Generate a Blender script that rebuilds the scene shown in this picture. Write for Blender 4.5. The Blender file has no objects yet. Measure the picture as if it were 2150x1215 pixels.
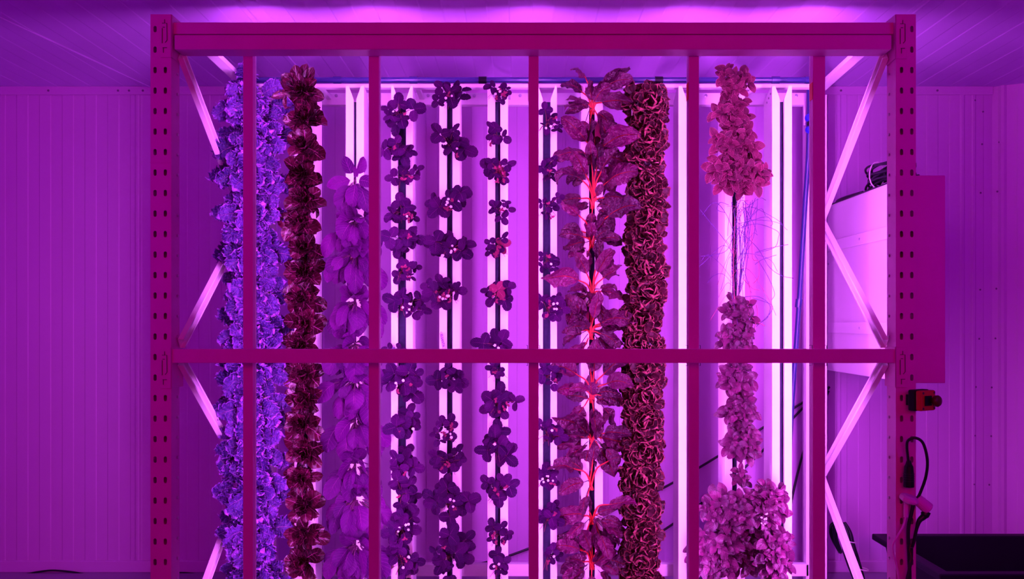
import bpy, math, random
import numpy as np
from mathutils import Vector, Matrix
C = bpy.context.scene.collection
PI = math.pi
F = 2000.0; CX, CY = 1090.0, 675.0; EYE = 1.34

def P(px, py, Z):
    """photo pixel at depth Z (metres in front of the camera) -> world point"""
    return np.array([(px-CX)*Z/F, Z, (CY-py)*Z/F+EYE])
def X(px, Z): return (px-CX)*Z/F
def H(py, Z): return (CY-py)*Z/F+EYE

# ------------------------------------------------------------------ materials
MATS = {}
def newmat(name):
    m = bpy.data.materials.new(name); m.use_nodes = True
    nt = m.node_tree; b = nt.nodes['Principled BSDF']
    MATS[name] = m
    return m, nt, b
def paint(name, col, rough=.45, metal=0., var=.12, scale=9., spec=.4, bump=0.):
    m, nt, b = newmat(name)
    tc = nt.nodes.new('ShaderNodeTexCoord'); n = nt.nodes.new('ShaderNodeTexNoise')
    n.inputs['Scale'].default_value = scale; n.inputs['Detail'].default_value = 6
    nt.links.new(tc.outputs['Object'], n.inputs['Vector'])
    r = nt.nodes.new('ShaderNodeMix'); r.data_type = 'RGBA'
    r.inputs[6].default_value = (*[c*(1-var) for c in col], 1)
    r.inputs[7].default_value = (*[min(1, c*(1+var*.5)) for c in col], 1)
    nt.links.new(n.outputs['Fac'], r.inputs[0]); nt.links.new(r.outputs[2], b.inputs['Base Color'])
    b.inputs['Roughness'].default_value = rough; b.inputs['Metallic'].default_value = metal
    b.inputs['Specular IOR Level'].default_value = spec
    if bump:
        bp = nt.nodes.new('ShaderNodeBump'); bp.inputs['Strength'].default_value = bump
        bp.inputs['Distance'].default_value = .002
        nt.links.new(n.outputs['Fac'], bp.inputs['Height']); nt.links.new(bp.outputs[0], b.inputs['Normal'])
    return m
def emit(name, col, strength):
    m, nt, b = newmat(name)
    b.inputs['Base Color'].default_value = (.8, .8, .8, 1)
    b.inputs['Emission Color'].default_value = (*col, 1); b.inputs['Emission Strength'].default_value = strength
    return m
def leafmat(name, c1, c2, vein, edge=None, rough=.5, mid=.07, nveins=7, side=.45, spec=.4, bump=.5, quilt=0., edgew=.86, bd=.003):
    """leaf: attribute lf = (u across -1..1, t along 0..1, random per leaf)"""
    m, nt, b = newmat(name); N = nt.nodes.new; L = nt.links.new
    at = N('ShaderNodeAttribute'); at.attribute_name = 'lf'
    sp = N('ShaderNodeSeparateXYZ'); L(at.outputs['Vector'], sp.inputs[0])
    def M(op, a, b_=None, c=None):
        q = N('ShaderNodeMath'); q.operation = op
        for i, x in enumerate((a, b_, c)):
            if x is None: continue
            if isinstance(x, (int, float)): q.inputs[i].default_value = x
            else: L(x, q.inputs[i])
        return q.outputs[0]
    def step(x, a, c_):
        q = N('ShaderNodeMapRange'); q.interpolation_type = 'SMOOTHSTEP'
        L(x, q.inputs[0]); q.inputs[1].default_value = a; q.inputs[2].default_value = c_
        return q.outputs[0]
    u, t, r = sp.outputs
    au = M('ABSOLUTE', u)
    midw = M('SUBTRACT', 1.0, step(M('ADD', au, M('MULTIPLY', t, mid*.7)), mid*.6, mid*1.6))
    ph = M('MULTIPLY', M('SUBTRACT', t, M('MULTIPLY', au, .28)), nveins)
    fr = M('ABSOLUTE', M('SUBTRACT', M('FRACT', ph), .5))
    sv = M('MULTIPLY', M('SUBTRACT', 1.0, step(fr, .03, .12)), side)
    vm = M('MAXIMUM', midw, sv)
    tc = N('ShaderNodeTexCoord'); no = N('ShaderNodeTexNoise'); no.inputs['Scale'].default_value = 45
    L(tc.outputs['Object'], no.inputs['Vector'])
    f = M('ADD', M('MULTIPLY', r, .6), M('MULTIPLY', no.outputs['Fac'], .4))
    mx = N('ShaderNodeMix'); mx.data_type = 'RGBA'; mx.inputs[6].default_value = (*c1, 1); mx.inputs[7].default_value = (*c2, 1)
    L(f, mx.inputs[0])
    mv = N('ShaderNodeMix'); mv.data_type = 'RGBA'; mv.inputs[7].default_value = (*vein, 1)
    L(vm, mv.inputs[0]); L(mx.outputs[2], mv.inputs[6]); out = mv.outputs[2]
    if edge:
        e = M('MAXIMUM', step(au, edgew, edgew+.1), step(t, edgew+.02, edgew+.1))
        me = N('ShaderNodeMix'); me.data_type = 'RGBA'; me.inputs[7].default_value = (*edge, 1)
        L(e, me.inputs[0]); L(out, me.inputs[6]); out = me.outputs[2]
    L(out, b.inputs['Base Color']); b.inputs['Roughness'].default_value = rough
    b.inputs['Specular IOR Level'].default_value = spec
    h = M('MULTIPLY', vm, -1.0)
    if quilt:
        h = M('ADD', h, M('MULTIPLY', no.outputs['Fac'], quilt))
    bp = N('ShaderNodeBump'); bp.inputs['Strength'].default_value = bump; bp.inputs['Distance'].default_value = bd
    L(h, bp.inputs['Height']); L(bp.outputs[0], b.inputs['Normal'])
    return m

paint('rack_paint', (.64, .15, .50), .42)
paint('tower_white', (.88, .86, .88), .4, var=.05, spec=.3)
paint('rail_white', (.80, .78, .80), .35, var=.08)
paint('brace_white', (.84, .80, .84), .3, var=.05, metal=.15)
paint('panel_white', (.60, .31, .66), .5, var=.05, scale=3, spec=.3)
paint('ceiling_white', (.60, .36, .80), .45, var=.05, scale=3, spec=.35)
paint('concrete', (.30, .2, .34), .7, bump=.4)
paint('cabinet_white', (.86, .84, .87), .4, var=.03)
paint('control_grey', (.42, .40, .42), .5)
paint('black_plastic', (.004, .003, .009), .5, spec=.2)
paint('black_rubber', (.005, .004, .014), .4, spec=.45)
paint('pipe_blue', (.02, .02, .14), .35, spec=.6)
paint('valve_blue', (.02, .02, .55), .35)
paint('orange_plastic', (.42, .018, .004), .45)
paint('red_plastic', (.07, .002, .002), .4)
paint('foam_black', (.015, .01, .04), .95, var=.5, scale=60, bump=.8)
paint('white_plastic', (.72, .62, .72), .5)
paint('steel', (.55, .50, .60), .3, metal=.6)
paint('rivet_grey', (.20, .09, .24), .5)
paint('dark_mark', (.04, .02, .05), .6)
paint('sticker_orange', (.75, .06, .02), .5)
paint('tag_white', (.50, .36, .85), .6)
paint('petal', (.85, .7, .85), .6)
paint('stem_green', (.09, .012, .07), .5)
paint('petal_red', (.65, .10, .22), .6)
paint('stem_red', (.13, .012, .03), .5)
paint('stem_dark', (.03, .006, .02), .5)
paint('stem_chard', (.40, .005, .010), .35, spec=.5)
paint('stem_pale', (.14, .04, .12), .5)
paint('root_violet', (.07, .02, .16), .6)
paint('root_pink', (.30, .04, .12), .6)

leafmat('kale_leaf', (.006, .0015, .060), (.085, .018, .21), (.32, .10, .36), edge=(.22, .06, .36), rough=.42, mid=.035, nveins=7, side=.3, spec=.25, quilt=3., bump=1., bd=.006)
leafmat('romaine_leaf', (.010, .0004, .004), (.080, .003, .022), (.34, .06, .20), rough=.25, mid=.05, nveins=5, side=.16, spec=.42, quilt=1.2, bd=.005)
leafmat('bokchoy_leaf', (.024, .0005, .038), (.095, .0018, .105), (.26, .04, .22), rough=.5, mid=.022, nveins=7, side=.18, spec=.06, bump=1., bd=.005)
leafmat('strawberry_leaf', (.010, .0003, .022), (.045, .001, .052), (.11, .010, .10), rough=.6, mid=.04, nveins=7, side=.4, spec=.05, bump=1., bd=.004)
leafmat('strawberry_old', (.11, .006, .035), (.20, .018, .07), (.25, .05, .1), rough=.6, mid=.05, nveins=7, side=.4, spec=.1, bump=.7)
leafmat('chard_leaf', (.014, .0004, .014), (.120, .0025, .062), (.26, .004, .016), rough=.30, mid=.05, nveins=7, side=.16, spec=.3, quilt=3., bump=1., bd=.006)
leafmat('frill_leaf', (.010, .0005, .003), (.055, .004, .016), (.06, .005, .018), edge=(.20, .042, .05), rough=.45, mid=.03, nveins=4, side=.2, spec=.2, quilt=.6, edgew=.86)
leafmat('basil_purple', (.045, .002, .018), (.155, .014, .052), (.09, .008, .04), edge=(.40, .11, .20), rough=.48, mid=.04, nveins=7, side=.5, spec=.15, bump=1., edgew=.90, bd=.005)
leafmat('basil_leaf', (.022, .001, .020), (.135, .010, .075), (.25, .045, .13), rough=.38, mid=.03, nveins=7, side=.35, spec=.3, bump=1., bd=.005)

# light-giving diodes of the bars
emit('led_violet', (.72, .130, .98), 128.)

# ------------------------------------------------------------------ mesh helpers
class MB:
    def __init__(s): s.v = []; s.f = []; s.a = []; s.n = 0
    def add(s, v, f, a=None):
        v = np.asarray(v, float); s.v.append(v)
        s.a.append(np.zeros((len(v), 3)) if a is None else a)
        s.f += [tuple(i+s.n for i in q) for q in f]; s.n += len(v)
    def grid(s, v, a=None):
        m, n = v.shape[:2]
        f = [(i*n+j, i*n+j+1, (i+1)*n+j+1, (i+1)*n+j) for i in range(m-1) for j in range(n-1)]
        s.add(v.reshape(-1, 3), f, None if a is None else a.reshape(-1, 3))
    def box(s, a, b):
        x0, y0, z0 = a; x1, y1, z1 = b
        v = [(x0,y0,z0),(x1,y0,z0),(x1,y1,z0),(x0,y1,z0),(x0,y0,z1),(x1,y0,z1),(x1,y1,z1),(x0,y1,z1)]
        s.add(v, [(0,3,2,1),(4,5,6,7),(0,1,5,4),(1,2,6,5),(2,3,7,6),(3,0,4,7)])
    def tube(s, pts, r, k=6, cap=True):
        pts = np.asarray(pts, float); n = len(pts)
        r = np.broadcast_to(np.asarray(r, float), (n,))
        T = np.gradient(pts, axis=0); T /= np.linalg.norm(T, axis=1)[:, None]+1e-9
        ref = np.array([0, 0, 1.]) if abs(T[0][2]) < .9 else np.array([1., 0, 0])
        rings = []
        a = np.linspace(0, 2*PI, k, endpoint=False)
        for i in range(n):
            u = np.cross(T[i], ref); u /= np.linalg.norm(u)+1e-9; w = np.cross(u, T[i]); ref = w
            rings.append(pts[i]+r[i]*(np.cos(a)[:, None]*u+np.sin(a)[:, None]*w))
        v = np.concatenate(rings)
        f = [(i*k+j, i*k+(j+1) % k, (i+1)*k+(j+1) % k, (i+1)*k+j) for i in range(n-1) for j in range(k)]
        if cap: f += [tuple(range(k)), tuple(range(n*k-1, n*k-k-1, -1))]
        s.add(v, f)
    def lathe(s, origin, axis, prof, k=20):
        """prof = [(r, h)...] around axis at origin"""
        ax = np.asarray(axis, float); ax /= np.linalg.norm(ax)
        ref = np.array([0, 0, 1.]) if abs(ax[2]) < .9 else np.array([1., 0, 0])
        u = np.cross(ax, ref); u /= np.linalg.norm(u); w = np.cross(ax, u)
        a = np.linspace(0, 2*PI, k, endpoint=False)
        v = np.concatenate([origin+ax*h+max(r, 1e-4)*(np.cos(a)[:, None]*u+np.sin(a)[:, None]*w) for r, h in prof])
        n = len(prof)
        f = [(i*k+j, i*k+(j+1) % k, (i+1)*k+(j+1) % k, (i+1)*k+j) for i in range(n-1) for j in range(k)]
        f += [tuple(range(k-1, -1, -1)), tuple(range((n-1)*k, n*k))]
        s.add(v, f)
    def extrude(s, poly, z0, z1, axis=2):
        """closed 2-D polygon extruded along an axis (2: poly is x,y; 1: poly is x,z; 0: poly is y,z)"""
        n = len(poly)
        def mk(p, h): return (p[0], p[1], h) if axis == 2 else ((p[0], h, p[1]) if axis == 1 else (h, p[0], p[1]))
        v = [mk(p, z0) for p in poly]+[mk(p, z1) for p in poly]
        f = [(i, (i+1) % n, n+(i+1) % n, n+i) for i in range(n)]+[tuple(range(n-1, -1, -1)), tuple(range(n, 2*n))]
        s.add(v, f)
    def build(s, name, mat, parent=None, smooth=False, bevel=0., origin=None):
        me = bpy.data.meshes.new(name)
        V = np.concatenate(s.v)
        if origin is not None: V = V-np.asarray(origin)
        me.from_pydata(V.tolist(), [], s.f)
        if smooth: me.polygons.foreach_set('use_smooth', [True]*len(me.polygons))
        at = me.attributes.new('lf', 'FLOAT_VECTOR', 'POINT')
        at.data.foreach_set('vector', np.concatenate(s.a).ravel())
        me.materials.append(MATS[mat]); me.update()
        o = bpy.data.objects.new(name, me); C.objects.link(o)
        if parent is not None: o.parent = parent
        if origin is not None and parent is None: o.location = origin
        if bevel:
            b = o.modifiers.new('bevel', 'BEVEL'); b.width = bevel; b.segments = 2; b.limit_method = 'ANGLE'; b.angle_limit = .7
            b.harden_normals = False
        return o
def tag(o, label=None, cat=None, group=None, kind=None):
    if label: o['label'] = label
    if cat: o['category'] = cat
    if group: o['group'] = group
    if kind: o['kind'] = kind
    return o
def thing(name, loc, label, cat, group=None):
    o = bpy.data.objects.new(name, None); C.objects.link(o); o.location = loc; o.empty_display_size = .05
    return tag(o, label, cat, group)
class Part:
    """context: build a mesh in world coordinates under a thing"""
    def __new__(cls, mb, name, mat, root, **k):
        base = np.zeros(3); r = root
        while r is not None: base = base+np.array(r.location); r = r.parent
        mb.v = [v-base for v in mb.v]
        return mb.build(name, mat, root, **k)
def part_box(name, mat, root, a, b, bevel=.0015):
    m = MB(); m.box(a, b); return Part(m, name, mat, root, bevel=bevel)
def spline(pts, n=8):
    """catmull-rom through points"""
    p = np.asarray(pts, float); p = np.vstack([2*p[0]-p[1], p, 2*p[-1]-p[-2]]); out = []
    for i in range(1, len(p)-2):
        for t in np.linspace(0, 1, n, endpoint=False):
            a, b, c, d = p[i-1], p[i], p[i+1], p[i+2]
            out.append(.5*((2*b)+(-a+c)*t+(2*a-5*b+4*c-d)*t*t+(-a+3*b-3*c+d)*t**3))
    out.append(p[-2]); return np.array(out)
def unit(v): v = np.asarray(v, float); return v/(np.linalg.norm(v)+1e-9)

# ------------------------------------------------------------------ camera
cam = bpy.data.cameras.new('camera'); co = bpy.data.objects.new('camera', cam); C.objects.link(co)
cam.sensor_width = 36; cam.lens = F/2150*36; cam.shift_x = -15/2150; cam.shift_y = 67.5/2150
co.location = (0, 0, EYE); co.rotation_euler = (PI/2, 0, 0); cam.clip_start = .05; cam.clip_end = 60
bpy.context.scene.camera = co

# ------------------------------------------------------------------ setting
CEIL = 2.60; ZW = 5.11
def struct(o): o['kind'] = 'structure'; return o
def ribbed(name, p0, p1, zlo, zhi, nrm, mat, pitch=.061, beads=(), d=.0022):
    """wall sheet along p0->p1 (plan) whose small ribs stand towards nrm"""
    p0 = np.array(p0, float); p1 = np.array(p1, float); L = np.linalg.norm(p1-p0); t = (p1-p0)/L
    prof = []; s = 0; k = 0
    while s < L:
        h = d if k % 2 else 0.
        e = min(s+pitch, L)
        prof += [(s+.002, h), (min(e-.002, L), h)]
        s = e; k += 1
    for (c, w, hh) in beads:
        prof = [q for q in prof if abs(q[0]-c) > w]+[(c-w, d), (c-w*.4, hh), (c+w*.4, hh), (c+w, d)]
    prof.sort(); prof[0] = (0, prof[0][1]); prof[-1] = (L, prof[-1][1])
    n = np.array([*nrm])
    V = np.array([[(*(p0+t*s_+n*h_), z) for s_, h_ in prof] for z in (zlo, zhi)])
    m = MB(); m.grid(V)
    # body behind
    a, b = p0, p1
    m.add([(*a, zlo), (*b, zlo), (*(b-n*.08), zlo), (*(a-n*.08), zlo), (*a, zhi), (*b, zhi), (*(b-n*.08), zhi), (*(a-n*.08), zhi)],
          [(2,3,7,6), (4,5,6,7), (0,3,2,1), (0,4,7,3), (1,2,6,5)])
    return struct(m.build(name, mat))
XL, XR = -3.0, X(2083, ZW)
ribbed('wall_back', (XL, ZW), (XR, ZW), 0, CEIL, (0, -1), 'panel_white',
       beads=[(X(288, ZW)-XL, .012, .007), (X(2020, ZW)-XL, .014, .008), (X(2044, ZW)-XL, .012, .008), (X(1762, ZW)-XL, .01, .006), (X(1190, ZW)-XL, .01, .005)])
XE, YE = XR+.62, ZW-.34
tt = unit([XE-XR, YE-ZW]); 
ribbed('wall_corner', (XR, ZW), (XE, YE), 0, CEIL, (tt[1], -tt[0]), 'panel_white', pitch=.12, beads=[(.05, .02, .012), (.20, .015, .01)])
ribbed('wall_right', (XE, YE), (XE, 2.2), 0, CEIL, (-1, 0), 'panel_white', pitch=.12)
ribbed('wall_left', (XL, 2.2), (XL, ZW), 0, CEIL, (1, 0), 'panel_white', pitch=.12)
# ceiling: long panels running towards the back wall, with raised joints
def ceiling():
    m = MB(); y0, y1 = 2.2, ZW+.08
    xs = []; x = XL-.1; k = 0
    while x < XE+.1:
        xs += [(x+.003, 0. if k % 2 else .002), (x+.087, 0. if k % 2 else .002)]
        x += .09; k += 1
    V = np.array([[(x_, y, CEIL-h_) for x_, h_ in xs] for y in (y0, y1)])
    m.grid(V)
    m.box((XL-.1, y0, CEIL+.003), (XE+.1, y1, CEIL+.09))
    return struct(m.build('ceiling', 'ceiling_white'))
ceiling()
def strip(name, a, b, w, h, mat):
    a = np.array(a); b = np.array(b); t = unit(b-a); s = np.array([-t[1], t[0], 0])*w/2
    m = MB(); dz = np.array([0, 0, -h])
    v = [a-s, a+s, b+s, b-s]; m.add(v+[q+dz for q in (a-s*.6, a+s*.6, b+s*.6, b-s*.6)], [(0,1,5,4),(1,2,6,5),(2,3,7,6),(3,0,4,7),(4,5,6,7),(0,3,2,1)])
    return struct(m.build(name, mat))
strip('trim_1', (-2.147-.0, 3.94-.9*.0, CEIL), (-1.98, 5.10, CEIL), .014, .006, 'ceiling_white')
strip('trim_2', (-2.29, 2.9, CEIL), (-2.147, 3.94, CEIL), .014, .006, 'ceiling_white')
strip('trim_3', (-1.10, 2.9, CEIL), (-1.10, 5.10, CEIL), .022, .007, 'ceiling_white')
strip('trim_4', (1.60, 2.9, CEIL), (1.63, 5.10, CEIL), .022, .007, 'ceiling_white')
m = MB(); m.box((XL, ZW-.012, CEIL-.046), (XR, ZW-.003, CEIL-.001))
struct(m.build('trim_5', 'panel_white', bevel=.002))
o = bpy.data.objects['trim_5']
for px in (104, 250, 273, 302, 1764, 1966):
    m = MB(); m.lathe(np.array([X(px, ZW), ZW-.012, CEIL-.024]), (0, -1, 0), [(.006, 0), (.006, .002), (.003, .004)], 10)
    m.build('screw', 'rivet_grey', o)
m = MB(); m.box((XL, ZW-.02, .0), (XR, ZW-.003, .062))
struct(m.build('baseboard_back', 'panel_white', bevel=.004))
m = MB(); m.box((XL-.1, 1.6, -.08), (XE+.1, ZW+.08, 0))
struct(m.build('floor', 'concrete'))
# small dark rivets in the panels at right
riv = bpy.data.objects['wall_back']
for (x, y) in [(2046,211),(2063,235),(2098,231),(2061,303),(2096,300),(2058,405),(2092,403),(2055,711),(2088,710),(2048,812),(2083,813),(2046,914),(2080,915),(2044,1016),(2076,1017),(2057,608),(2090,606)]:
    m = MB(); xx = min(X(x, ZW), XR-.005) if x < 2083 else X(x, ZW-.01)
    yy = ZW-.006 if x < 2084 else ZW-.02
    m.lathe(np.array([xx, yy, H(y, ZW)]), (0, -1, 0), [(.0055, 0), (.004, .003)], 8)
    o = m.build('rivet', 'rivet_grey', riv); 

# ------------------------------------------------------------------ rack
Z0 = 3.64
rack = thing('storage_rack', ((X(1120, Z0)), Z0, 0), 'tall perforated steel rack framing the whole plant wall, with cross beams and diagonal braces', 'rack')
def perforated(m, x0, x1, y, z0, z1, cols, hz, pitch, hw, hh, thick=.003):
    """front plate with slot holes: cols x-centres, holes at hz + k*pitch"""
    cuts = [x0]
    for a, b in zip(cols[:-1], cols[1:]): cuts.append((a+b)/2)
    cuts.append(x1)
    zs = []; z = hz
    while z > z0+pitch*.6: zs.append(z); z -= pitch
    N = 20
    for ci, cx in enumerate(cols):
        a, b = cuts[ci], cuts[ci+1]
        zz = [z1]+[(p+q)/2 for p, q in zip(zs[:-1], zs[1:])]+[z0]
        for k, zc in enumerate(zs):
            t, bt = zz[k], zz[k+1]
            ang = sorted([2*PI*i/N for i in range(N)]+[math.atan2(zq-zc, xq-cx) % (2*PI) for xq in (a, b) for zq in (t, bt)])
            inn = []; out = []
            for an in ang:
                c, s = math.cos(an), math.sin(an)
                # stadium
                st = hh-hw
                if abs(s) < 1e-6 or abs(hw/abs(c+1e-12)*s) <= st: r = hw/abs(c)
                else:
                    # circle centre (0, +-st)
                    bq = st*abs(s); r = bq+math.sqrt(max(0, bq*bq-(st*st-hw*hw)))
                inn.append((cx+r*c, zc+r*s))
                rx = ((b-cx) if c > 0 else (cx-a))/abs(c) if abs(c) > 1e-9 else 1e9
                rz = ((t-zc) if s > 0 else (zc-bt))/abs(s) if abs(s) > 1e-9 else 1e9
                rr = min(rx, rz); out.append((cx+rr*c, zc+rr*s))
            n = len(ang)
            v = [(p[0], y, p[1]) for p in out]+[(p[0], y, p[1]) for p in inn]+[(p[0], y+thick, p[1]) for p in inn]
            f = [(i, (i+1) % n, n+(i+1) % n, n+i) for i in range(n)]+[(n+i, n+(i+1) % n, 2*n+(i+1) % n, 2*n+i) for i in range(n)]
            m.add(v, f)
def upright(x0, x1, y, top, cols, hz, inner):
    m = MB(); perforated(m, x0, x1, y, 0., top, cols, hz, .0783, .0062, .0125)
    t = .003; D = .085
    m.box((x0, y+.0002, 0), (x0+t, y+D, top)); m.box((x1-t, y+.0002, 0), (x1, y+D, top))
    if inner > 0: m.box((x0, y+D, 0), (x0+.048, y+D+t, top)); m.box((x1-.012, y+D, 0), (x1, y+D+t, top))
    else: m.box((x0, y+D, 0), (x0+.012, y+D+t, top)); m.box((x0+.024, y+D, 0), (x1, y+D+t, top))
    u = Part(m, 'upright', 'rack_paint', rack)
    fx = x1 if inner > 0 else x0
    z = hz; 
    b0 = MB(); b0.lathe(np.zeros(3), (inner, 0, 0), [(.006, 0), (.006, .004), (.003, .006)], 6)
    proto = None
    while z > .1:
        if z < hz-.15:
            if proto is None:
                proto = b0.build('bolt', 'steel', u); o = proto
            else:
                o = proto.copy(); C.objects.link(o); o.parent = u
            o.location = Vector((fx, y+.062, z))-rack.location
        z -= .0783*1.0
    return u
UL0, UL1, UR0, UR1 = X(316, Z0), X(359.5, Z0), X(1881, Z0), X(1923, Z0)
TOP = H(30, Z0)
ul = upright(UL0, UL1, Z0, TOP, (X(325.5, Z0), X(347, Z0)), H(61, Z0), 1)
ur = upright(UR0, UR1, Z0, TOP, (X(1893, Z0), X(1914.5, Z0)), H(61, Z0), -1)
# rear uprights
ZR = 4.46
def rear_up(x0, x1):
    m = MB(); t = .003; top = EYE+1.062
    m.box((x0, ZR, 0), (x1, ZR+t, top)); m.box((x0, ZR, 0), (x0+t, ZR+.08, top)); m.box((x1-t, ZR, 0), (x1, ZR+.08, top))
    u = Part(m, 'rear_upright', 'brace_white', rack)
    pr = None; z = .3
    while z < 2.3:
        if pr is None:
            b = MB(); b.lathe(np.zeros(3), (1, 0, 0), [(.006, 0), (.006, .005), (.003, .007)], 6); pr = b.build('bolt', 'steel', u); o = pr
        else: o = pr.copy(); C.objects.link(o); o.parent = u
        o.location = Vector((x1, ZR+.03, z))-rack.location; z += .157
rear_up(-1.300, -1.215); rear_up(1.352, 1.444)
# beams
m = MB()
ztop, zs, zb = H(44, Z0), H(73, Z0), H(104, Z0)
xa, xb = X(366, Z0), X(1872, Z0)
m.box((xa, Z0-.002, zb), (xb, Z0+.094, zs))
m.box((UL1+.001, Z0+.014, zs+.007), (UR0-.001, Z0+.094, ztop)); m.box((UL1+.001, Z0+.05, zs-.001), (UR0-.001, Z0+.09, zs+.008))
Part(m, 'top_beam', 'rack_paint', rack, bevel=.004)
m = MB(); m.box((UL1+.001, Z0+.001, H(762, Z0)), (UR0-.001, Z0+.042, H(732.5, Z0)))
Part(m, 'middle_beam', 'rack_paint', rack, bevel=.003)
# connectors
def connector(side, ytop, ybot):
    m = MB()
    z1, z0 = H(ytop, Z0), H(ybot, Z0)
    if side < 0:
        m.box((X(338, Z0), Z0-.005, z0), (UL1+.004, Z0-.0005, z1)); m.box((UL1+.0005, Z0-.005, z0), (UL1+.0045, Z0+.118, z1))
        cx = X(347, Z0)
    else:
        m.box((UR0-.004, Z0-.005, z0), (X(1903, Z0), Z0-.0005, z1)); m.box((UR0-.0045, Z0-.005, z0), (UR0-.0005, Z0+.10, z1))
        cx = X(1894, Z0)
    c = Part(m, 'beam_connector', 'rack_paint', rack, bevel=.001)
    # safety clip: bent wire and punched tab
    zc = (z0+z1)/2; k = MB(); y = Z0-.007
    w = .0095; h = .048
    for pts in ([(cx-w, zc+h), (cx+w*.9, zc+h), (cx+w, zc-h*.35), (cx+w*.2, zc-h*.55)],
                [(cx-w*.8, zc+h*.68), (cx+w*.1, zc+h*.68)], [(cx, zc+h*1.3), (cx, zc+h)],
                [(cx-w, zc+h*.6), (cx-w, zc-h*.6)],
                [(cx-w*.8, zc-h*.95), (cx+w*.9, zc-h*.95)], [(cx-w*.5, zc-h*.95), (cx-w*.5, zc-h*1.35)]):
        k.tube([(p[0], y, p[1]) for p in pts], .0012, 6)
    Part(k, 'safety_clip', 'dark_mark', c)
connector(-1, 31, 121); connector(1, 31, 124)
connector(-1, 728, 815); connector(1, 728, 813)
# splice line on the left upright, tape mark
part_box('splice_plate', 'rack_paint', rack, (UL0-.0015, Z0-.0016, H(341, Z0)-.0012), (UL1+.0015, Z0-.0003, H(341, Z0)+.0012), 0)
# diagonal braces (open channels)
def channel(name, a, b, w=.042, d=.022, t=.002, open_dir=(1, 0, 0), mat='brace_white'):
    a = np.array(a); b = np.array(b); T = unit(b-a); O = unit(np.array(open_dir)-T*np.dot(open_dir, T)); S = np.cross(T, O)
    prof = [(-w/2, 0), (w/2, 0), (w/2, d), (w/2-.008, d), (w/2-.008, d-t), (w/2-t, d-t), (w/2-t, t), (-w/2+t, t), (-w/2+t, d-t), (-w/2+.008, d-t), (-w/2+.008, d), (-w/2, d)]
    n = len(prof); v = [p+S*s+O*h for p in (a, b) for s, h in prof]
    f = [(i, (i+1) % n, n+(i+1) % n, n+i) for i in range(n)]
    f += [(0, 1, 6, 7), (n+0, n+7, n+6, n+1)]
    m = MB(); m.add(v, f); return Part(m, name, mat, rack)
def braces(xf, xr, od):
    for (zf, hf, zr, hr) in [(3.705, 1.035, 4.45, .47), (4.45, .47, 3.705, -.085), (3.705, -.155, 4.45, -.72), (4.45, -.72, 3.705, -1.27)]:
        A = (xf if zf < 4 else xr, zf, hf+EYE); B = (xf if zr < 4 else xr, zr, hr+EYE)
        channel('diagonal_brace', A, B, open_dir=(od, 0, 0))
braces(UL1+.006, -1.292, 1); braces(UR0-.008, 1.42, -1)
channel('depth_tie', (-1.235, 3.70, EYE+1.072), (-1.255, 4.46, EYE+1.072), w=.046, d=.02, open_dir=(0, 0, 1))
channel('depth_tie', (1.365, 3.70, EYE+1.072), (1.40, 4.46, EYE+1.072), w=.046, d=.02, open_dir=(0, 0, 1))

# ------------------------------------------------------------------ grow light bars
names = ['leftmost grow light bar, red-magenta front face, standing in front of the kale tower',
         'second grow light bar from the left, in front of the broad-leaved pak choi',
         'middle grow light bar with a small orange side sticker, right of the strawberry towers',
         'grow light bar with an orange side sticker, between frilly lettuce and basil',
         'rightmost grow light bar with a large orange side sticker, beside the diagonal braces']
ZB = Z0+.102
for i, (pa, pb, nm) in enumerate(zip((510, 774, 1110, 1446, 1707), (531, 796, 1131, 1468, 1733), names)):
    x0, x1 = X(pa, ZB), X(pb, ZB); z0, z1 = .03, H(58, ZB)
    r = thing('grow_light_bar', ((x0+x1)/2, ZB, 0), nm, 'grow light', 'vertical grow light bars across the rack')
    part_box('housing', 'rack_paint', r, (x0, ZB, z0), (x1, ZB+.036, z1), .003)
    part_box('rear_cover', 'rail_white', r, (x0, ZB+.0362, z0), (x1, ZB+.046, z1-.001), .002)
    part_box('light_strip', 'led_violet', r, (x0+.009, ZB+.0462, .12), (x1-.009, ZB+.050, z1-.008), 0)
    for lx in (x0+.0005, x1-.0035): part_box('added_spill_lip', 'rail_white', r, (lx, ZB+.0462, .10), (lx+.003, ZB+.0515, z1-.006), 0)  # unseen lips added to narrow the strip's sideways spill
    part_box('foot_plate', 'rack_paint', r, (x0-.02, ZB-.01, 0), (x1+.02, ZB+.056, .03), .002)
    if i >= 2:
        sx = x0-.001
        part_box('side_sticker', 'sticker_orange', r, (sx-.0012, ZB+.002, H(208, ZB)), (sx, ZB+.04, H(172, ZB)), 0)
    # tie wires to the middle beam
    if i >= 2:
        for xx in (x0-.004, x1+.004):
            k = MB(); za, zb_ = H(726, Z0), H(770, Z0)
            k.tube([(xx-.004, ZB+.02, za), (xx, ZB-.003, za), (xx, ZB-.003, zb_), (xx-.004, ZB+.02, zb_)], .0011, 6)
            Part(k, 'wire_clip', 'dark_mark', r)

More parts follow.
